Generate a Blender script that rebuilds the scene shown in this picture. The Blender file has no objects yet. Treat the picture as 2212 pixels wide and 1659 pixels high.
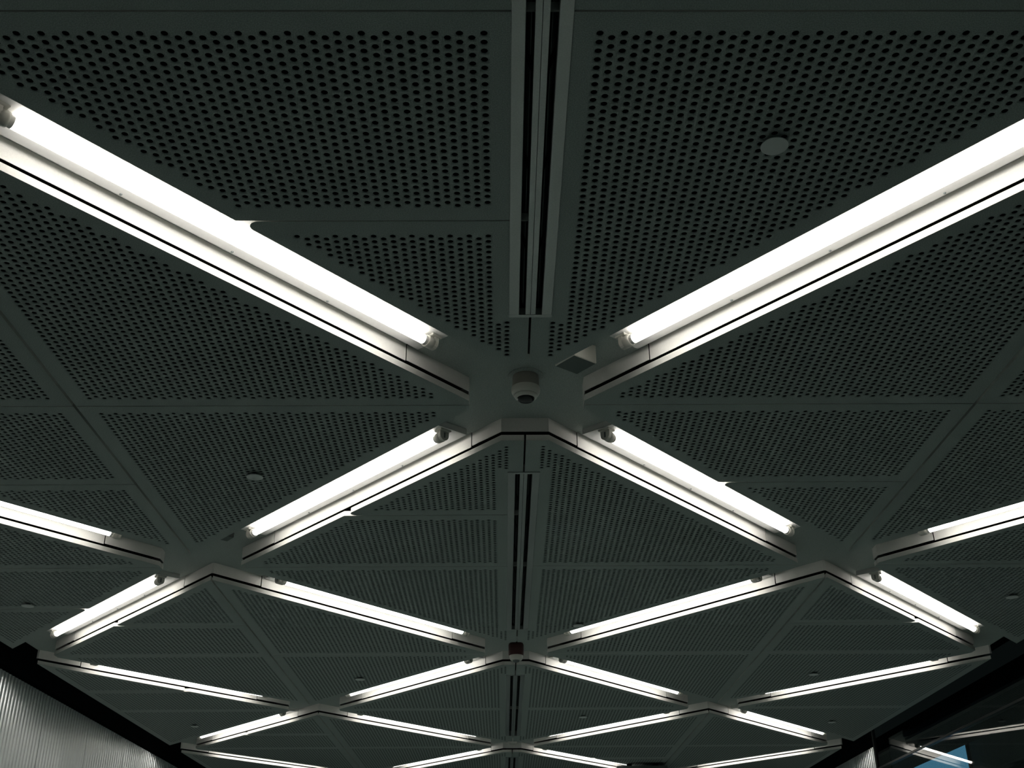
import bpy, math, random
import numpy as np
from mathutils import Matrix, Vector

# ---------------------------------------------------------------- measures (metres)
H = 1.45                      # camera to panel face; lattice numbers below are in units of H
ZC = 2.95                     # height of the panel face above the floor
W, L = 0.92643, 1.07537       # half diagonals of a ceiling diamond
LH = math.hypot(W, L)
G = 0.0765                    # half width of a light channel
TX, TY = 0.118, 0.178         # where the diamond tips are cut off
EDGE = 1.8575                 # free edge of the ceiling raft
SEC = 0.428                   # offset of the secondary seams
PI = math.pi

sc = bpy.context.scene
# ---------------------------------------------------------------- camera
PITCH, YAW, ROLL = 0.47172, -0.0099, 0.00764
cp, sp = math.cos(PITCH), math.sin(PITCH)
Rz = Matrix.Rotation(YAW, 3, 'Z')
f_ = Rz @ Vector((0, cp, sp)); r_ = Rz @ Vector((1, 0, 0)); d_ = Rz @ Vector((0, sp, -cp))
cr, sr = math.cos(ROLL), math.sin(ROLL)
r2 = cr * r_ + sr * d_; d2 = -sr * r_ + cr * d_
cam_d = bpy.data.cameras.new('camera'); cam = bpy.data.objects.new('camera', cam_d)
sc.collection.objects.link(cam)
M = Matrix((( r2.x, -d2.x, -f_.x, -0.0501 * H), (r2.y, -d2.y, -f_.y, -2.05496 * H),
            (r2.z, -d2.z, -f_.z, ZC - H), (0, 0, 0, 1)))
cam.matrix_world = M
cam_d.sensor_width = 36.0; cam_d.lens = 2400.0 / 2212.0 * 36.0
cam_d.clip_start = 0.02; cam_d.clip_end = 100
sc.camera = cam
# ---------------------------------------------------------------- light and exposure
wd = bpy.data.worlds.new('world'); sc.world = wd; wd.use_nodes = True
wd.node_tree.nodes['Background'].inputs[0].default_value = (0.55, 0.8, 0.78, 1)
wd.node_tree.nodes['Background'].inputs[1].default_value = 0.010
TUBE_STRENGTH = 5.3
sc.view_settings.view_transform = 'Standard'; sc.view_settings.look = 'None'
sc.view_settings.gamma = 1.0; sc.view_settings.use_curve_mapping = False
sc.view_settings.exposure = 0.80
sc.cycles.use_denoising = True
sc.cycles.max_bounces = 8; sc.cycles.diffuse_bounces = 5; sc.cycles.glossy_bounces = 4
sc.cycles.sample_clamp_indirect = 4.0
sc.cycles.caustics_reflective = False; sc.cycles.caustics_refractive = False

# ---------------------------------------------------------------- materials
def mat(name, col, rough=0.5, metal=0.0, emit=None, es=0.0, bump=0.0, bscale=300, var=0.0, spec=0.5):
    m = bpy.data.materials.new(name); m.use_nodes = True
    nt = m.node_tree; b = nt.nodes['Principled BSDF']
    b.inputs['Base Color'].default_value = (*col, 1); b.inputs['Roughness'].default_value = rough
    b.inputs['Metallic'].default_value = metal; b.inputs['Specular IOR Level'].default_value = spec
    if emit: b.inputs['Emission Color'].default_value = (*emit, 1); b.inputs['Emission Strength'].default_value = es
    if bump or var:
        tc = nt.nodes.new('ShaderNodeNewGeometry'); nz = nt.nodes.new('ShaderNodeTexNoise')
        nz.inputs['Scale'].default_value = bscale; nz.inputs['Detail'].default_value = 3
        nt.links.new(tc.outputs['Position'], nz.inputs['Vector'])
        if bump:
            bp = nt.nodes.new('ShaderNodeBump'); bp.inputs['Strength'].default_value = bump; bp.inputs['Distance'].default_value = 0.001
            nt.links.new(nz.outputs['Fac'], bp.inputs['Height']); nt.links.new(bp.outputs['Normal'], b.inputs['Normal'])
        if var:
            cr_ = nt.nodes.new('ShaderNodeValToRGB'); e = cr_.color_ramp.elements
            e[0].position = 0.35; e[1].position = 0.65
            e[0].color = (*[c * (1 - var) for c in col], 1); e[1].color = (*[min(1, c * (1 + var)) for c in col], 1)
            nt.links.new(nz.outputs['Fac'], cr_.inputs['Fac']); nt.links.new(cr_.outputs['Color'], b.inputs['Base Color'])
    return m

m_panel = mat('panel_paint', (0.42, 0.465, 0.445), 0.62, bump=0.25, bscale=420, var=0.22, spec=0.25)
m_black = mat('plenum_black', (0.004, 0.006, 0.006), 0.9, spec=0.1)
m_chan = mat('channel_paint', (0.80, 0.79, 0.755), 0.5, bump=0.1, bscale=300, var=0.03, spec=0.3)
m_tray = mat('tray_enamel', (0.74, 0.735, 0.72), 0.4, var=0.02, bscale=60)
m_tube = mat('lit_tube', (0.9, 0.9, 0.9), 0.3, emit=(1.0, 0.965, 0.90), es=TUBE_STRENGTH)
m_cap = mat('tube_cap', (0.75, 0.75, 0.73), 0.35)
m_hold = mat('holder_plastic', (0.66, 0.65, 0.60), 0.45)
m_slot = mat('slot_darkness', (0.012, 0.014, 0.013), 0.7)
m_alu = mat('diffuser_frame', (0.54, 0.555, 0.54), 0.33, 0.5, spec=0.5, var=0.05)
m_disc = mat('disc_paint', (0.86, 0.87, 0.85), 0.5)
m_camw = mat('camera_housing', (0.75, 0.75, 0.69), 0.3)
m_dome = mat('smoked_dome', (0.004, 0.005, 0.005), 0.06)
m_mount_shade = mat('shaded_mount_plastic', (0.36, 0.35, 0.31), 0.5)  # darker than the camera housing: shade on the mount is put into its colour
m_dwin = mat('dark_window', (0.12, 0.15, 0.14), 0.5)
m_red = mat('dark_red_plastic', (0.045, 0.006, 0.005), 0.4)
m_grey = mat('grey_metal', (0.16, 0.18, 0.18), 0.5)
m_floor = mat('floor_stone', (0.58, 0.72, 0.695), 0.45, var=0.1, bscale=3)
m_flute = mat('fluted_enamel', (0.93, 0.98, 1.0), 0.28, 0.65, var=0.02, bscale=30, spec=1.0)
m_steel_and_shade = mat('dark_steel_and_shade', (0.008, 0.010, 0.010), 0.9, spec=0.03)  # real dark metal, and painted shade on the wall tops
m_rail = mat('rail_metal', (0.05, 0.056, 0.056), 0.4, 0.4)
m_out = mat('outer_wall_render', (0.20, 0.23, 0.22), 0.8, var=0.1, bscale=5)
m_blue = mat('backlit_blue', (0.02, 0.05, 0.08), 0.4, emit=(0.06, 0.17, 0.26), es=0.9)
m_paper = mat('white_card', (0.8, 0.8, 0.76), 0.6)
mg = bpy.data.materials.new('clear_glass'); mg.use_nodes = True
nt = mg.node_tree; nt.nodes.clear()
o_ = nt.nodes.new('ShaderNodeOutputMaterial'); mx = nt.nodes.new('ShaderNodeMixShader')
tr = nt.nodes.new('ShaderNodeBsdfTransparent'); tr.inputs[0].default_value = (0.75, 0.82, 0.82, 1)
gl = nt.nodes.new('ShaderNodeBsdfGlossy'); gl.inputs['Roughness'].default_value = 0.0
fr = nt.nodes.new('ShaderNodeFresnel'); fr.inputs['IOR'].default_value = 3.0
geo = nt.nodes.new('ShaderNodeNewGeometry'); inv = nt.nodes.new('ShaderNodeMath'); inv.operation = 'SUBTRACT'; inv.inputs[0].default_value = 1.0
mul = nt.nodes.new('ShaderNodeMath'); mul.operation = 'MULTIPLY'; nt.links.new(geo.outputs['Backfacing'], inv.inputs[1])
nt.links.new(fr.outputs[0], mul.inputs[0]); nt.links.new(inv.outputs[0], mul.inputs[1])
nt.links.new(mul.outputs[0], mx.inputs[0]); nt.links.new(tr.outputs[0], mx.inputs[1]); nt.links.new(gl.outputs[0], mx.inputs[2])
nt.links.new(mx.outputs[0], o_.inputs[0])

# ---------------------------------------------------------------- helpers
COL = sc.collection
class MB:
    """collects shapes; build() links them as one mesh object"""
    def __init__(s): s.v = []; s.f = []; s.m = []; s.sm = []
    def add(s, vs, fs, mi=0, smooth=False):
        b = len(s.v); s.v += [tuple(v) for v in vs]
        for f in fs: s.f.append(tuple(b + i for i in f)); s.m.append(mi); s.sm.append(smooth)
        return s
    def box(s, x0, x1, y0, y1, z0, z1, mi=0):
        vs = [(x, y, z) for z in (z0, z1) for y in (y0, y1) for x in (x0, x1)]
        return s.add(vs, [(0, 2, 3, 1), (4, 5, 7, 6), (0, 1, 5, 4), (2, 6, 7, 3), (0, 4, 6, 2), (1, 3, 7, 5)], mi)
    def bevbox(s, x0, x1, y0, y1, z0, z1, b, mi=0):
        # box whose lower edge is chamfered all round
        vs = [(x0 + b, y0 + b, z0), (x1 - b, y0 + b, z0), (x1 - b, y1 - b, z0), (x0 + b, y1 - b, z0)]
        vs += [(x0, y0, z0 + b), (x1, y0, z0 + b), (x1, y1, z0 + b), (x0, y1, z0 + b)]
        vs += [(x0, y0, z1), (x1, y0, z1), (x1, y1, z1), (x0, y1, z1)]
        fs = [(3, 2, 1, 0), (8, 9, 10, 11)]
        for a in (0, 4):
            for k in range(4): fs.append((a + k, a + (k + 1) % 4, a + 4 + (k + 1) % 4, a + 4 + k))
        return s.add(vs, fs, mi)
    def prism(s, poly, z0, z1, mi=0):
        n = len(poly)
        vs = [(x, y, z0) for x, y in poly] + [(x, y, z1) for x, y in poly]
        fs = [tuple(range(n - 1, -1, -1)), tuple(range(n, 2 * n))]
        fs += [(i, (i + 1) % n, n + (i + 1) % n, n + i) for i in range(n)]
        return s.add(vs, fs, mi)
    def lathe(s, prof, c=(0, 0, 0), n=24, mi=0, axis='z', smooth=True):
        vs = []; fs = []
        for r, h in prof:
            for k in range(n):
                a = 2 * PI * k / n
                p = (r * math.cos(a), r * math.sin(a), h) if axis == 'z' else (h, r * math.cos(a), r * math.sin(a))
                vs.append((p[0] + c[0], p[1] + c[1], p[2] + c[2]))
        for q in range(len(prof) - 1):
            for k in range(n):
                fs.append((q * n + k, q * n + (k + 1) % n, (q + 1) * n + (k + 1) % n, (q + 1) * n + k))
        s.add(vs, fs, mi, smooth)
        if prof[0][0] > 1e-6: s.add(vs[:n], [tuple(range(n - 1, -1, -1))], mi)
        if prof[-1][0] > 1e-6: s.add(vs[-n:], [tuple(range(n))], mi)
        return s
    def build(s, name, mats, parent=None):
        me = bpy.data.meshes.new(name); me.from_pydata(s.v, [], s.f)
        for m in (mats if isinstance(mats, (list, tuple)) else [mats]): me.materials.append(m)
        me.polygons.foreach_set('material_index', s.m); me.polygons.foreach_set('use_smooth', s.sm); me.update()
        return link(name, me, parent)
def link(name, me, parent=None):
    o = bpy.data.objects.new(name, me); COL.objects.link(o)
    if parent: o.parent = parent
    return o
def thing(name, loc, rz=0, label=None, cat=None, group=None):
    o = bpy.data.objects.new(name, None); COL.objects.link(o)
    o.empty_display_size = 0.1; o.location = loc; o.rotation_euler = (0, 0, rz)
    tag(o, label, cat, group); return o
def tag(o, label=None, cat=None, group=None):
    if label: o['label'] = label
    if cat: o['category'] = cat
    if group: o['group'] = group
    return o
def struct(o, label=None):
    o['kind'] = 'structure'
    if label: o['label'] = label
    return o
def copy_tree(o, parent=None):
    c = o.copy(); COL.objects.link(c); c.parent = parent
    for ch in list(o.children): copy_tree(ch, c)
    return c
def P(x, y, z=0.0): return (x * H, y * H, ZC + z * H)     # lattice units -> metres, z above the panel face

def clip(poly, a, b, c):          # keep a*x+b*y<=c
    out = []; n = len(poly)
    for i in range(n):
        p, q = poly[i], poly[(i + 1) % n]
        dp, dq = a * p[0] + b * p[1] - c, a * q[0] + b * q[1] - c
        if dp <= 1e-12: out.append(p)
        if (dp < -1e-12 and dq > 1e-12) or (dp > 1e-12 and dq < -1e-12):
            t = dp / (dp - dq); out.append((p[0] + t * (q[0] - p[0]), p[1] + t * (q[1] - p[1])))
    return out
def area(p): return 0.5 * sum(p[i][0] * p[(i + 1) % len(p)][1] - p[(i + 1) % len(p)][0] * p[i][1] for i in range(len(p)))
def dedupe(p):
    out = []
    for q in p:
        if not out or math.hypot(q[0] - out[-1][0], q[1] - out[-1][1]) > 1e-5: out.append(q)
    if len(out) > 1 and math.hypot(out[0][0] - out[-1][0], out[0][1] - out[-1][1]) < 1e-5: out.pop()
    return out

# ---------------------------------------------------------------- floor
struct(MB().box(-2.0 * H, 3.0 * H, -5.0 * H, 9.0 * H, -0.1, 0.0).build('floor', m_floor))

# ---------------------------------------------------------------- ceiling raft
deck = MB().box(-EDGE * H, EDGE * H, -2.16 * H, 6.0 * H, ZC + 0.066 * H, ZC + 0.09 * H).build('ceiling', m_black)
struct(deck)

def diamond(i, j):
    xc, yc = i * W, j * L
    p = [(xc - 2 * W, yc - 2 * L), (xc + 2 * W, yc - 2 * L), (xc + 2 * W, yc + 2 * L), (xc - 2 * W, yc + 2 * L)]
    nx, ny = L / LH, W / LH
    c0 = L * W / LH - G
    for sx in (-1, 1):
        for sy in (-1, 1):
            p = clip(p, sx * nx, sy * ny, c0 + sx * nx * xc + sy * ny * yc)
    p = clip(p, 1, 0, xc + W - TX); p = clip(p, -1, 0, -(xc - W + TX))
    ty = TY if i == 0 else 0.121
    p = clip(p, 0, 1, yc + L - ty); p = clip(p, 0, -1, -(yc - L + ty))
    p = clip(p, 1, 0, EDGE); p = clip(p, -1, 0, EDGE)
    return dedupe(p)
def round_acute(p, tl=0.030):
    out = []; n = len(p)
    for i in range(n):
        a, b, c = Vector(p[i - 1]), Vector(p[i]), Vector(p[(i + 1) % n])
        u, v = (a - b), (c - b); la, lc = u.length, v.length
        ang = math.acos(max(-1, min(1, u.dot(v) / la / lc)))
        if ang < math.radians(75) and la > 2.2 * tl and lc > 2.2 * tl:
            u.normalize(); v.normalize(); r = tl * math.tan(ang / 2)
            cc = b + (u + v).normalized() * (r / math.sin(ang / 2))
            p0, p1 = b + u * tl, b + v * tl
            a0 = math.atan2(p0.y - cc.y, p0.x - cc.x); a1 = math.atan2(p1.y - cc.y, p1.x - cc.x)
            da = (a1 - a0 + PI) % (2 * PI) - PI
            for k in range(7): out.append((cc.x + r * math.cos(a0 + da * k / 6), cc.y + r * math.sin(a0 + da * k / 6)))
        else: out.append((b.x, b.y))
    return out

CD = 0.0150            # pitch of the perforation
HR = 0.0046            # hole radius
SLOT = 0.0336          # half width of the cut-out for the slot diffuser
def template(n):
    h = CD / 2
    if n == 12:
        o = []
        for k in range(4):
            a = math.radians(45 + 90 * k); s = [(1, 1), (1 / 3, 1), (-1 / 3, 1)]
            for (u, v) in s:
                rr = k; x, y = u * h, v * h
                for _ in range(rr): x, y = -y, x
                o.append((x, y))
        inn = [(HR * math.cos(math.radians(45 + 30 * k)), HR * math.sin(math.radians(45 + 30 * k))) for k in range(12)]
    elif n == 8:
        o = []
        for k in range(4):
            for (u, v) in [(1, 1), (0, 1)]:
                x, y = u * h, v * h
                for _ in range(k): x, y = -y, x
                o.append((x, y))
        inn = [(HR * math.cos(math.radians(45 + 45 * k)), HR * math.sin(math.radians(45 + 45 * k))) for k in range(8)]
    else:
        o = [(h, h), (-h, h), (-h, -h), (h, -h)]
        inn = [(HR * 1.08 * math.cos(math.radians(45 + 90 * k)), HR * 1.08 * math.sin(math.radians(45 + 90 * k))) for k in range(4)]
    return np.array(o), np.array(inn)
TPL = {n: template(n) for n in (12, 8, 4)}
TH = 0.0013            # sheet thickness

def make_panel(poly, side, xc, yc, y_near, ydir, slot):
    """poly: convex outline (lattice units, counter-clockwise); side -1/+1 of the centre seam"""
    if area(poly) < 0: poly = poly[::-1]
    out = round_acute(poly)
    V = []; F = []; nv = 0; quads = []; hv = []
    xs = [p[0] for p in out]; ys = [p[1] for p in out]
    ymid = 0.5 * (min(ys) + max(ys))
    # edges for margin test
    E = []
    n = len(poly)
    for i in range(n):
        a, b = poly[i], poly[(i + 1) % n]
        ex, ey = b[0] - a[0], b[1] - a[1]; l = math.hypot(ex, ey)
        diag = abs(ex) > 1e-4 and abs(ey) > 1e-4
        mgn = 0.0315 if diag else (0.0345 if abs(ey) < 1e-4 else 0.030)
        if l < 0.13 and not diag: mgn = 0.02
        E.append((-ey / l, ex / l, a, mgn))
    first = 0.0411 if slot else 0.0425
    xmax = max(side * (x - xc) for x in xs)
    bounds = [None]; k = 0; strips = []
    b0 = 0.0022
    strips.append((b0, first - CD / 2, None, 0))
    while first + (k - 0.5) * CD < xmax:
        strips.append((first + (k - 0.5) * CD, first + (k + 0.5) * CD, first + k * CD, k)); k += 1
    base_row = y_near + ydir * 0.0365
    sl0, sl1 = yc - (L - 0.363), yc + (L - 0.363)
    plain = []
    for (a, b, xh, k) in strips:
        xa, xb = sorted((xc + side * a, xc + side * b))
        pl = clip(clip(out, 1, 0, xb), -1, 0, -xa)
        if len(pl) < 3: continue
        cells = []
        if xh is not None:
            X = xc + side * xh
            m = 0
            while m < 90:
                Y = base_row + ydir * (m * CD + (CD / 2 if k % 2 else 0)); m += 1
                if Y > max(ys) or Y < min(ys):
                    if m > 60: break
                    continue
                ok = all((X - e[2][0]) * e[0] + (Y - e[2][1]) * e[1] >= e[3] for e in E)
                if ok and slot and k < 2 and sl0 - 0.022 < Y < sl1 + 0.022: ok = False
                if ok and slot and sl0 < Y < sl1 and xh < SLOT + 0.02: ok = False
                if ok: cells.append(Y)
            for Y in cells: hv.append((X, Y))
        cells.sort()
        lo = -1e3; gaps = []
        for Y in cells:
            if Y - CD / 2 - lo > 1e-5: gaps.append((lo, Y - CD / 2))
            lo = Y + CD / 2
        gaps.append((lo, 1e3))
        if slot and xh is None:      # cut-out for the diffuser
            gaps = [(-1e3, sl0), (sl1, 1e3)]
        for g0, g1 in gaps:
            q = pl
            if g0 > -100: q = clip(q, 0, -1, -g0)
            if g1 < 100 and len(q) > 2: q = clip(q, 0, 1, g1)
            q = dedupe(q)
            if len(q) >= 3 and abs(area(q)) > 1e-9: plain.append(q)
    verts = []; loops = []; sizes = []; mi = []
    cnt = 0
    def addpoly(pts, z, m=0, rev=True):
        nonlocal cnt
        verts.append(np.array([(x, y, z) for x, y in pts])); ids = list(range(cnt, cnt + len(pts)))
        if rev: ids = ids[::-1]
        loops.append(np.array(ids)); sizes.append(np.array([len(pts)])); mi.append(np.array([m])); cnt += len(pts)
    for q in plain: addpoly(q, 0.0)
    # folded rim
    nrim = len(out)
    zt = 0.0132
    ring = np.array([(x, y, 0.0) for x, y in out] + [(x, y, zt) for x, y in out])
    verts.append(ring); idx = np.arange(nrim); nx_ = (idx + 1) % nrim
    q = np.stack([cnt + idx, cnt + nx_, cnt + nrim + nx_, cnt + nrim + idx], 1)
    loops.append(q.ravel()); sizes.append(np.full(nrim, 4)); mi.append(np.full(nrim, 2)); cnt += 2 * nrim
    # acoustic backing sheet
    cxm, cym = sum(xs) / len(xs), sum(ys) / len(ys)
    ins = [(cxm + (x - cxm) * 0.999, cym + (y - cym) * 0.999) for x, y in out]
    if slot:
        lim = SLOT + 0.002
        a = clip(ins, -side, 0, -side * xc - lim)
        addpoly(a, 0.0045, 1)
        for lo, hi in ((-1e3, sl0), (sl1, 1e3)):
            b = clip(clip(clip(ins, side, 0, side * xc + lim), 0, 1, hi), 0, -1, -lo)
            if len(b) > 2: addpoly(dedupe(b), 0.0045, 1)
    else: addpoly(ins, 0.0045, 1)
    # perforation
    if hv:
        A = np.array(hv)
        lod = np.where((A[:, 1] < -0.15) & (A[:, 1] > -1.25) & (np.abs(A[:, 0]) < 1.15), 12, np.where((A[:, 1] < 1.75) & (A[:, 1] > -1.25), 8, 4))
        for n_ in (12, 8, 4):
            C_ = A[lod == n_]
            if not len(C_): continue
            o, inn = TPL[n_]; K = len(C_)
            walls = n_ > 4
            rows = 3 if walls else 2
            vv = np.zeros((K, rows, n_, 3))
            vv[:, 0, :, :2] = C_[:, None, :] + o[None]
            vv[:, 1, :, :2] = C_[:, None, :] + inn[None]
            if walls: vv[:, 2, :, :2] = C_[:, None, :] + inn[None]; vv[:, 2, :, 2] = TH
            verts.append(vv.reshape(-1, 3))
            i = np.arange(n_); ii = (i + 1) % n_
            t = np.stack([i, n_ + i, n_ + ii, ii], 1)
            if walls: t = np.concatenate([t, np.stack([n_ + i, 2 * n_ + i, 2 * n_ + ii, n_ + ii], 1)])
            q = (cnt + (np.arange(K) * rows * n_)[:, None, None] + t[None]).reshape(-1, 4)
            loops.append(q.ravel()); sizes.append(np.full(len(q), 4)); mi.append(np.zeros(len(q), int)); cnt += K * rows * n_
    v = np.concatenate(verts); lp = np.concatenate(loops).astype(np.int32); sz = np.concatenate(sizes).astype(np.int32); mm = np.concatenate(mi).astype(np.int32)
    v = v * H; v[:, 2] += ZC
    me = bpy.data.meshes.new('panel')
    me.vertices.add(len(v)); me.vertices.foreach_set('co', v.ravel().astype(np.float32))
    me.loops.add(len(lp)); me.loops.foreach_set('vertex_index', lp)
    me.polygons.add(len(sz)); me.polygons.foreach_set('loop_start', np.concatenate([[0], np.cumsum(sz)[:-1]]).astype(np.int32))
    me.polygons.foreach_set('material_index', mm)
    me.materials.append(m_panel); me.materials.append(m_black); me.materials.append(m_chan)
    me.update(calc_edges=True); me.validate()
    return link('panel', me, deck)

SECSEAM = {(0, -1): [(-1, 1)], (0, 1): [(-1, -1)], (-1, 0): [(-1, 1)], (1, 0): [(-1, 1)], (-1, 2): [(-1, -1)], (1, 2): [(1, -1)],
           (-1, 4): [(-1, -1)], (-2, 3): [(1, -1)], (-2, 1): [(1, 1)], (1, 4): [(-1, 1)]}
GAP = 0.0014
for j in range(-1, 6):
    for i in (-2, -1, 0, 1, 2):
        if (i + j) % 2 == 0: continue
        D = diamond(i, j); xc, yc = i * W, j * L
        for side in (-1, 1):
            if side * i > 0 and abs(i) == 2: continue
            half = clip(D, -side, 0, -side * xc - (0.0022 if i == 0 else 0.0030))
            if len(half) < 3: continue
            secs = [s for (sd, s) in SECSEAM.get((i, j), []) if sd == side]
            for v in (-1, 1):
                q = clip(half, 0, -v, -v * yc - GAP)
                if v in secs:
                    ys_ = yc + v * SEC
                    inner = clip(q, 0, v, v * ys_ - GAP); outer = clip(q, 0, -v, -v * ys_ - GAP)
                    make_panel(dedupe(inner), side, xc, yc, yc, v, i == 0)
                    make_panel(dedupe(outer), side, xc, yc, ys_ + v * 0.005, v, i == 0)
                else: make_panel(dedupe(q), side, xc, yc, yc, v, i == 0)

# ---- light channels: straight walls and roofs between the nodes, castings at the nodes
Z0, Z1 = 0.0192, 0.0555
WT = 0.0016
def strip(ax, ay, bx, by, s0, s1, t0, t1, z0, z1, name):
    ux, uy = (bx - ax) / LH, (by - ay) / LH; px, py = -uy, ux
    pts = []
    for t, s in ((t0, s0), (t1, s0), (t1, s1), (t0, s1)):
        pts.append((ax + ux * t * LH + px * s, ay + uy * t * LH + py * s))
    for c in ((1, 0, EDGE), (-1, 0, EDGE)): pts = clip(pts, *c)
    if len(pts) < 3: return None
    pts = [(x * H, y * H) for x, y in pts]
    return MB().prism(pts, ZC + z0 * H, ZC + z1 * H).build(name, m_panel if name == 'channel_roof' else m_chan, deck)
TJ = 0.1935
arms = []
for j in range(-2, 6):
    for i in (-2, -1, 0, 1, 2):
        if (i + j) % 2: continue
        for s in (-1, 1):
            if abs(i + s) > 2: continue
            if j == -2 and i != 0: continue
            arms.append((i, j, i + s, j + 1))
for (i, j, k, l) in arms:
    a = (i * W, j * L, k * W, l * L)
    strip(*a, -G - WT, -G, TJ, 1 - TJ, Z0, Z1 + 0.001, 'channel_wall')
    strip(*a, G, G + WT, TJ, 1 - TJ, Z0, Z1 + 0.001, 'channel_wall')
    strip(*a, -G, G, TJ, 1 - TJ, Z1, Z1 + 0.002, 'channel_roof')
def node_casting(i, j):
    xc, yc = i * W, j * L
    # outline of the cross: walk round, corner by corner
    out = []
    dirs = [(1, 1), (-1, 1), (-1, -1), (1, -1)]
    corner = []
    def arm_pt(d, t, s):     # s measured counter-clockwise side positive
        ux, uy = d[0] * W / LH, d[1] * L / LH
        return (xc + ux * t * LH - uy * s, yc + uy * t * LH + ux * s)
    tj = TJ - 0.0025
    ty = TY if i == 0 else 0.121
    yt = ty; xt_at = (ty - G * LH / W) * W / L
    xs_ = TX; yt_at = (TX - G * LH / L) * L / W
    cor = {0: [(xt_at, yt), (-xt_at, yt)], 1: [(-xs_, yt_at), (-xs_, -yt_at)], 2: [(-xt_at, -yt), (xt_at, -yt)], 3: [(xs_, -yt_at), (xs_, yt_at)]}
    walls = []
    for q, d in enumerate(dirs):
        out.append(arm_pt(d, tj, -G)); out.append(arm_pt(d, tj, G))
        cc = [(xc + x, yc + y) for x, y in cor[q]]
        nd = dirs[(q + 1) % 4]
        walls.append([arm_pt(d, tj, G)] + cc + [arm_pt(nd, tj, -G)])
        out += cc
    mb = MB()
    roof = out
    for c in ((1, 0, EDGE), (-1, 0, EDGE)): roof = clip(roof, *c)
    zr = Z1 - 0.0016
    # triangulated roof as thin fan of quads is not needed: n-gon, concave but flat
    mb.prism([(x * H, y * H) for x, y in roof], ZC + zr * H, ZC + (zr + 0.0016) * H, 1)
    for w in walls:
        for p, q in zip(w[:-1], w[1:]):
            pp = [p, q]
            # clip the segment at the raft edge
            if min(abs(p[0]), abs(q[0])) > EDGE: continue
            for s in (-1, 1):
                a, b = pp
                if s * a[0] > EDGE or s * b[0] > EDGE:
                    t = (s * EDGE - a[0]) / (b[0] - a[0]); m_ = (s * EDGE, a[1] + t * (b[1] - a[1]))
                    pp = [m_, b] if s * a[0] > EDGE else [a, m_]
            a, b = Vector(pp[0]), Vector(pp[1]); e = (b - a)
            if e.length < 1e-4: continue
            e.normalize(); nrm = Vector((e.y, -e.x))
            mid = (a + b) / 2 - Vector((xc, yc))
            if nrm.dot(mid) < 0: nrm = -nrm
            poly = [tuple(a), tuple(b), tuple(b + nrm * WT), tuple(a + nrm * WT)]
            if area(poly) < 0: poly = poly[::-1]
            mb.prism([(x * H, y * H) for x, y in poly], ZC + (Z0 + 0.0022) * H, ZC + Z1 * H)
    return mb.build('node_casting', [m_chan, m_panel], deck)
for j in range(-1, 6):
    for i in (-2, -1, 0, 1, 2):
        if (i + j) % 2 == 0: node_casting(i, j)

# ---------------------------------------------------------------- fluted wall panels, glass, things beyond
def fluted_wall(name, xw, side, y0, y1, ytop, pitch, ybase, label):
    w = MB().box(*sorted((xw * H, xw * H + side * 0.12)), y0 * H, y1 * H, 0, ytop * H + ZC).build(name, m_steel_and_shade)  # near-black wall top above the panels: shade painted as colour
    struct(w, label)
    n0 = math.floor((y0 - ybase) / pitch + 1e-6); k = n0
    nr = 17; gp = 0.007
    while ybase + k * pitch < y1 - 1e-6:
        a = max(y0, ybase + k * pitch) + gp / 2; b = min(y1, ybase + (k + 1) * pitch) - gp / 2; k += 1
        if b - a < 0.05: continue
        nn = max(1, round(nr * (b - a) / pitch)); rp = (b - a) / nn
        pts = []
        for r in range(nn):
            for s in range(7):
                u = s / 6.0
                if s == 6 and r < nn - 1: continue
                bulge = 0.0050 * math.sin(PI * u) ** 0.8 if 0 < u < 1 else 0.0
                pts.append((xw - side * (0.004 + bulge), a + (r + u) * rp))
        vs = []; fs = []
        zl, zh = 0.02, ZC - 0.015 * H
        for x, y in pts: vs += [(x * H, y * H, zl), (x * H, y * H, zh)]
        for q in range(len(pts) - 1): fs.append((2 * q, 2 * q + 2, 2 * q + 3, 2 * q + 1))
        mb = MB(); mb.add(vs, fs, 0, False)
        # side returns
        for e in (0, len(pts) - 1):
            x, y = pts[e]; mb.add([(x * H, y * H, zl), (x * H, y * H, zh), (xw * H, y * H, zh), (xw * H, y * H, zl)], [(0, 1, 2, 3)])
        o = mb.build('panel', m_flute, w)
        for pgi, pg in enumerate(o.data.polygons): pg.use_smooth = pgi < len(pts) - 1
    return w
XL, XR = -2.0, 1.99
PITCHW = 0.28 * 1.95
fluted_wall('wall_left', XL, -1, -3.0, 8.0, 0.16, PITCHW, 2.484 * 1.95 - 2.055, None)
fluted_wall('wall_right', XR, 1, 4.28, 8.0, 0.16, PITCHW, 4.28, None)

# glass screen on the right
pane = MB().box(XR * H, XR * H + 0.012, -3.0 * H, 4.26 * H, 0.02, ZC + 0.10 * H).build('window_1', mg)
struct(pane)
MB().box(XR * H - 0.006, XR * H + 0.03, -3.0 * H, 4.26 * H, ZC - 0.1365 * H, ZC - 0.1265 * H).build('transom', m_rail, pane)
MB().box(XR * H - 0.01, XR * H + 0.10, 4.26 * H, 4.28 * H, 0.0, ZC + 0.16 * H).build('mullion', m_rail, pane)
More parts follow.
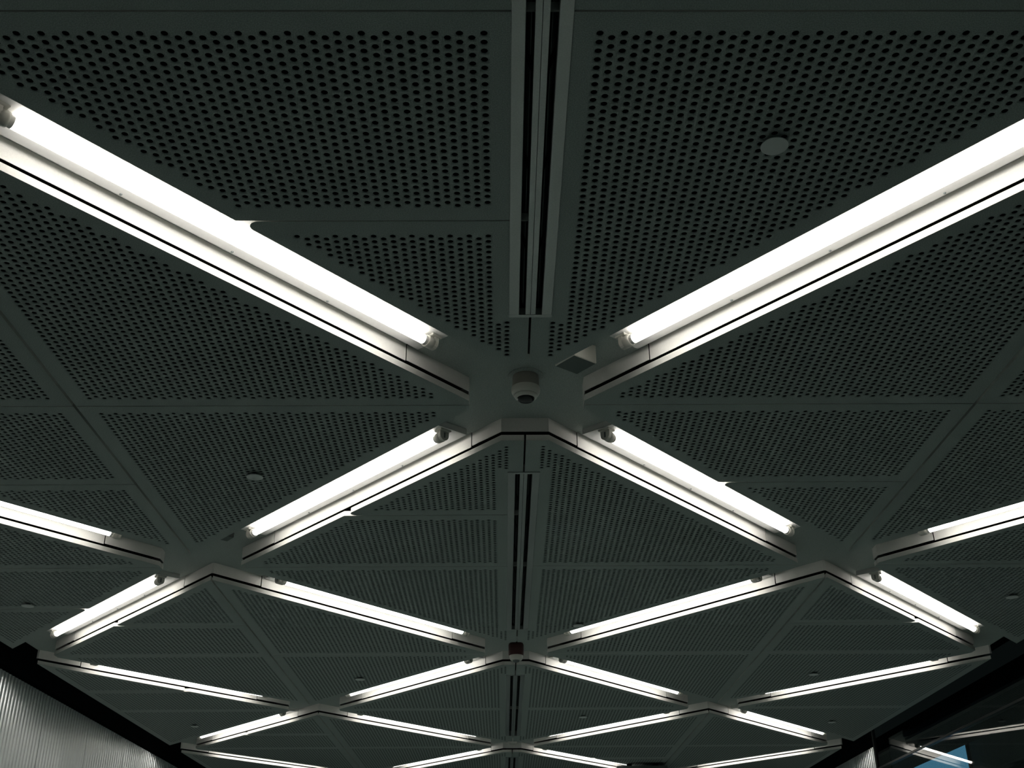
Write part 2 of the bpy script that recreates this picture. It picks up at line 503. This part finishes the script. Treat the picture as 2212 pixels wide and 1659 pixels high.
# dark soffit beyond the glass and what shows under it
struct(MB().box((XR + 0.05) * H, 2.51 * H, -3 * H, 9 * H, ZC + 0.0 * H, ZC + 0.2 * H).build('trim_1', m_steel_and_shade), 'black soffit beyond the glass screen')
struct(MB().box(2.88 * H, 2.98 * H, -3.0 * H, 9.0 * H, 0.0, 4.5).build('wall_outer', m_out))
sg = thing('backlit_sign', (2.86 * H, 5.2 * H, 2.0), 0, 'blue backlit sign panel glowing beyond the glass at lower right', 'sign')
MB().box(-0.03, 0.0, 0.0, 4.0, 0.0, 2.0).build('lit_face', m_blue, sg)
MB().box(0.0, 0.028, -0.02, 4.02, -0.02, 2.02).build('frame', m_steel_and_shade, sg)

# ---------------------------------------------------------------- linear slot diffusers
def slot_diffuser(j):
    yc = j * L; hl = (L - 0.362) * H
    t = thing('slot_diffuser', P(0, yc), 0)
    for s in (-1, 1):
        MB().bevbox(*sorted((s * 0.0200 * H, s * 0.0378 * H)), -hl, hl, -0.0020 * H, 0.012 * H, 0.0007 * H).build('frame_rail', m_alu, t)
        MB().box(-0.0378 * H, 0.0378 * H, *sorted((s * (hl - 0.005 * H), s * (hl + 0.004 * H))), -0.0022 * H, 0.012 * H).build('end_cap', m_alu, t)
    MB().box(-0.0088 * H, -0.0004 * H, -hl, hl, -0.0016 * H, 0.02 * H).box(0.0004 * H, 0.0088 * H, -hl, hl, -0.0016 * H, 0.02 * H).build('centre_bar', m_alu, t)
    MB().box(-0.034 * H, 0.034 * H, -hl, hl, 0.050 * H, 0.052 * H).box(-0.034 * H, -0.033 * H, -hl, hl, 0.012 * H, 0.05 * H)\
        .box(0.033 * H, 0.034 * H, -hl, hl, 0.012 * H, 0.05 * H).build('plenum_box', m_slot, t)
    nseg = 7; seg = 2 * hl / nseg
    for s in (-1, 1):
        for k in range(nseg):
            a = -hl + k * seg + 0.02; b = a + seg - 0.04
            MB().add([(s * 0.0125 * H, a, 0.014 * H), (s * 0.0125 * H, b, 0.014 * H), (s * 0.0175 * H, b, 0.030 * H), (s * 0.0175 * H, a, 0.030 * H),
                      (s * 0.0130 * H, a, 0.014 * H), (s * 0.0130 * H, b, 0.014 * H), (s * 0.0180 * H, b, 0.030 * H), (s * 0.0180 * H, a, 0.030 * H)],
                     [(0, 1, 2, 3), (7, 6, 5, 4), (0, 4, 5, 1), (3, 2, 6, 7), (0, 3, 7, 4), (1, 5, 6, 2)]).build('blade', m_grey, t)
    return t
SL = {-1: 'long grey two-slot air diffuser running off the top of the photo', 1: 'grey two-slot air diffuser between the dome camera and the red beacon',
      3: 'short-looking grey two-slot air diffuser just beyond the red beacon', 5: 'farthest two-slot air diffuser, cut by the bottom edge of the photo'}
for j in SL: tag(slot_diffuser(j), SL[j], 'air diffuser', 'slot diffusers along the centre seam')

# ---------------------------------------------------------------- fluorescent fittings
ARM = LH * H
def make_fitting():
    t = thing('light_fitting', (0, 0, 0))
    hl, hw = 0.314 * ARM, 0.0545 * H
    z0, z1 = 0.0400 * H, 0.0538 * H
    # tray: flat pan with raised return lips
    mb = MB().box(-hl, hl, -hw, hw, z0, z0 + 0.0015)
    for s in (-1, 1):
        mb.box(-hl, hl, *sorted((s * hw, s * (hw - 0.0015))), z0, z1); mb.box(*sorted((s * hl, s * (hl - 0.0015))), -hw, hw, z0, z1)
    mb.build('tray', m_tray, t)
    for x in (-0.300, 0.003, 0.306):
        for s in (-1, 1):
            MB().lathe([(0.0, -0.0030), (0.0022, -0.0026), (0.0034, -0.0010), (0.0034, 0.0005)], (x, s * 0.0490 * H, z0), 10).build('screw', m_grey, t)
    zc = 0.0265 * H; r = 0.0133; tl = 0.291 * ARM
    tube = MB().lathe([(r * 0.9, -tl), (r, -tl + 0.004), (r, tl - 0.004), (r * 0.9, tl)], (0, 0, zc), 20, axis='x').build('tube', m_tube, t)
    for s in (-1, 1):
        MB().lathe([(r * 1.04, s * (tl - 0.012)), (r * 1.04, s * (tl + 0.004)), (r * 0.8, s * (tl + 0.006))], (0, 0, zc), 20, axis='x').build('end_cap', m_cap, tube)
    for s in (-1, 1):
        x0, x1 = s * (tl + 0.018), s * (tl + 0.032)
        # upright plate with a rounded foot
        pts = []
        for k in range(9):
            a = PI + PI * k / 8; pts.append((0.0175 * math.cos(a), zc + 0.0175 * math.sin(a) + 0.000))
        pts = [(-0.0175, z0)] + pts + [(0.0175, z0)]
        vs = [(x0, y, z) for y, z in pts] + [(x1, y, z) for y, z in pts]; n = len(pts)
        fs = [tuple(range(n)), tuple(range(2 * n - 1, n - 1, -1))] + [(i, (i + 1) % n, n + (i + 1) % n, n + i) for i in range(n)]
        hd = MB().add(vs, fs).build('lamp_holder', m_hold, t)
        MB().lathe([(0.0135, s * (tl - 0.002)), (0.0172, s * (tl - 0.002)), (0.0176, s * (tl + 0.004)), (0.0176, s * (tl + 0.020)), (0.0135, s * (tl + 0.020))], (0, 0, zc), 20, axis='x').build('collar', m_hold, hd)
        MB().box(*sorted((s * (tl + 0.0315), s * (tl + 0.0335))), -0.0025, 0.0025, zc - 0.009, zc + 0.009).build('slit', m_grey, hd)
        MB().bevbox(*sorted((s * (tl + 0.006), s * (tl + 0.040))), -0.021, 0.021, z0 - 0.006, z0 + 0.0005, 0.002).build('foot', m_hold, hd)
    return t
FL = {
 (-1, -1, 0, 0): 'largest lit tube fitting at upper left, ending at the dome camera',
 (1, -1, 0, 0): 'largest lit tube fitting at upper right, ending at the dome camera',
 (0, 0, -1, 1): 'lit tube fitting running from the dome camera down to the lower left',
 (0, 0, 1, 1): 'lit tube fitting running from the dome camera down to the lower right',
 (-2, 0, -1, 1): 'lit tube fitting cut by the left edge of the photo at mid height',
 (2, 0, 1, 1): 'lit tube fitting cut by the right edge of the photo at mid height',
 (-1, 1, 0, 2): 'lit tube fitting sloping from the left junction down to the red beacon',
 (1, 1, 0, 2): 'lit tube fitting sloping from the right junction down to the red beacon',
 (-1, 1, -2, 2): 'short lit tube fitting ending at the nearer notch of the left ceiling edge',
 (1, 1, 2, 2): 'short lit tube fitting ending at the nearer notch of the right ceiling edge',
 (0, 2, -1, 3): 'lit tube fitting running from the red beacon down to the left',
 (0, 2, 1, 3): 'lit tube fitting running from the red beacon down to the right',
 (-2, 2, -1, 3): 'lit tube fitting leaving the nearer left edge notch toward the middle',
 (2, 2, 1, 3): 'lit tube fitting leaving the nearer right edge notch toward the middle',
 (-1, 3, 0, 4): 'lit tube fitting left of the centre line, sloping to the pale round detector',
 (1, 3, 0, 4): 'lit tube fitting right of the centre line, sloping to the pale round detector',
 (-1, 3, -2, 4): 'small lit tube fitting ending at the farther notch of the left edge',
 (1, 3, 2, 4): 'small lit tube fitting ending at the farther notch of the right edge',
 (-2, 4, -1, 5): 'lit tube fitting at the bottom left border beyond the farther left notch',
 (2, 4, 1, 5): 'lit tube fitting at the bottom right border beyond the farther right notch',
 (0, 4, -1, 5): 'lit tube fitting at the bottom border just left of the centre line',
 (0, 4, 1, 5): 'lit tube fitting at the bottom border beside the grey hung box',
}
proto = make_fitting(); first = True
for (i, j, k, l), lab in FL.items():
    o = proto if first else copy_tree(proto); first = False
    o.location = P((i + k) / 2 * W, (j + l) / 2 * L); o.rotation_euler = (0, 0, math.atan2((l - j) * L, (k - i) * W))
    tag(o, lab, 'ceiling light', 'fluorescent fittings in the diagonal channels')

# ---------------------------------------------------------------- sprinkler cover discs
def make_disc():
    t = thing('sprinkler_cover', (0, 0, 0))
    r = 0.0192 * H
    MB().lathe([(r, -0.0085 * H), (r, -0.0072 * H), (r * 0.97, -0.0068 * H)], n=32, smooth=False).build('cover_plate', m_disc, t)
    MB().lathe([(0.010, -0.007 * H), (0.010, 0.006)], n=14).build('stem', m_grey, t)
    return t
DS = [((0.3287, -0.834), 'largest pale round cover disc, on the perforated panel at upper right'),
      ((-0.6303, 0.3657), 'pale round cover disc on the panel left of the dome camera'),
      ((-1.5689, 1.4413), 'pale round cover disc near the left border under the left ceiling edge'),
      ((-0.6354, 2.5471), 'round cover disc left of the red beacon beyond the long tube'),
      ((-1.5667, 3.5844), 'small round cover disc near the farther left edge notch'),
      ((0.3308, 3.401), 'small round cover disc just right of the third slot diffuser'),
      ((1.2125, 2.4987), 'round cover disc above the tube leaving the right edge notch'),
      ((1.5687, 3.5722), 'small round cover disc near the farther right edge notch'),
      ((1.5716, 1.3957), 'round cover disc at the right border of the photo'),
      ((0.2100, 1.7183), 'round cover disc close above the right tube next to the red beacon')]
pd = make_disc()
for n_, ((x, y), lab) in enumerate(DS):
    o = pd if n_ == 0 else copy_tree(pd); o.location = P(x, y); tag(o, lab, 'cover disc', 'sprinkler covers on the panels')

# ---------------------------------------------------------------- dome camera at the first node
zr = Z1 - 0.0016
dc = thing('dome_camera', P(-0.002, -0.027, zr), 0, 'white ceiling dome camera with black lens at the centre junction', 'camera')
MB().lathe([(0.0360 * H, 0.0), (0.0360 * H, -0.0015 * H), (0.0345 * H, -0.0025 * H), (0.02 * H, -0.0027 * H)], n=32).build('base_plate', m_panel, dc)
MB().lathe([(0.0265 * H, -0.0025 * H), (0.0272 * H, -0.008 * H), (0.0276 * H, -0.020 * H), (0.0278 * H, -0.028 * H)], n=36).build('mount', m_mount_shade, dc)
hs = MB().lathe([(0.0268 * H, -0.0278 * H), (0.0292 * H, -0.0290 * H), (0.0298 * H, -0.0315 * H), (0.0290 * H, -0.0330 * H), (0.0298 * H, -0.0345 * H), (0.0292 * H, -0.0390 * H), (0.0268 * H, -0.0440 * H), (0.0246 * H, -0.0460 * H), (0.0238 * H, -0.0460 * H)], n=40).build('housing', m_camw, dc)
MB().lathe([(0.0236 * H, -0.0468 * H), (0.0228 * H, -0.0500 * H), (0.0196 * H, -0.0528 * H), (0.0180 * H, -0.0530 * H)], n=36).build('lens_ring', m_camw, dc)
MB().lathe([(0.0182 * H * math.cos(a), (-0.0526 - 0.0085 * math.sin(a)) * H) for a in [PI / 2 * k / 8 for k in range(9)]], n=32).build('dome', m_dome, dc)

# ---------------------------------------------------------------- motion detectors on the nodes
def make_detector(h, dz, mb_):
    t = thing('motion_detector', (0, 0, 0)); h *= H
    MB().bevbox(-h, h, -h, h, -dz * H, 0.0, 0.0012 * H).build('housing', mb_, t)
    MB().box(-h * 0.95, h * 0.95, -h * 0.95, h * 0.95, -(dz + 0.0006) * H, -(dz - 0.0005) * H).build('lens_window', m_dwin, t)
    return t
DT = [((0, 0), 'boxy square detector with dark face beside the dome camera'), ((-1, 1), 'flat dark square detector on the left junction'),
      ((1, 1), 'flat dark square detector on the right junction'), ((-1, 3), 'tiny flat dark square detector on the second left junction')]
pt = make_detector(0.0285, 0.0390, m_camw); pq = make_detector(0.020, 0.0150, m_grey)
for n_, ((i, j), lab) in enumerate(DT):
    o = pt if n_ == 0 else (pq if n_ == 1 else copy_tree(pq))
    o.location = P(i * W + 0.0930, j * L - 0.1470, zr); o.rotation_euler = (0, 0, math.radians(38)); tag(o, lab, 'detector', 'square detectors at the channel junctions')

# ---------------------------------------------------------------- red beacon and pale detector
bc = thing('alarm_beacon', P(0.0, 2 * L + 0.045, zr), 0, 'dark red round alarm beacon with white skirt hung at centre junction', 'alarm')
MB().lathe([(0.016 * H, 0.0), (0.027 * H, -0.004 * H), (0.0295 * H, -0.010 * H), (0.0295 * H, -0.047 * H), (0.0275 * H, -0.0500 * H)], n=28).build('red_body', m_red, bc)
MB().lathe([(0.0262 * H, -0.0500 * H), (0.0255 * H, -0.056 * H), (0.0225 * H, -0.066 * H), (0.020 * H, -0.068 * H)], n=28).build('white_skirt', m_camw, bc)
MB().lathe([(0.0130 * H, -0.068 * H), (0.0120 * H, -0.073 * H), (0.005 * H, -0.076 * H)], n=20).build('lens', m_grey, bc)
sd = thing('smoke_detector', P(0.0, 4 * L - 0.02, zr), 0, 'pale round detector at the far centre junction near the bottom', 'detector')
MB().lathe([(0.034 * H, 0.0), (0.036 * H, -0.010 * H), (0.034 * H, -0.022 * H)], n=28).build('base', m_camw, sd)
MB().lathe([(0.026 * H, -0.022 * H), (0.025 * H, -0.036 * H), (0.016 * H, -0.042 * H)], n=24).build('sensing_head', m_hold, sd)

# ---------------------------------------------------------------- small card, hung box
cd = MB().add([(-0.008, 0, 0), (0.008, 0.002, 0), (0.002, 0.004, -0.030), (-0.002, 0.004, -0.030), (-0.008, 0.0015, 0), (0.008, 0.0035, 0), (0.002, 0.0055, -0.030), (-0.002, 0.0055, -0.030)],
              [(0, 1, 2, 3), (7, 6, 5, 4), (0, 4, 5, 1), (1, 5, 6, 2), (2, 6, 7, 3), (3, 7, 4, 0)]).build('paper_tag', m_paper)
cd.scale = (0.62, 0.62, 0.42)
cd.location = P(-1.238, 0.899); tag(cd, 'tiny white tag hanging from the panel below the left border tube', 'tag')
hb = thing('hung_box', P(0.80, 4.97), 0, 'grey boxy device hung under the ceiling at the bottom border', 'equipment')
MB().bevbox(-0.25, 0.19, -0.12, 0.16, -0.125, -0.030, 0.008).build('body', m_grey, hb)
for x in (-0.13, 0.10): MB().box(x - 0.02, x + 0.02, -0.03, 0.03, -0.032, 0.0).build('bracket', m_steel_and_shade, hb)
MB().lathe([(0.018, -0.132), (0.022, -0.119)], (-0.17, 0, 0), 18, axis='x').build('lens', m_hold, hb).location = (0.13 - 0.03, -0.12, -0.075)
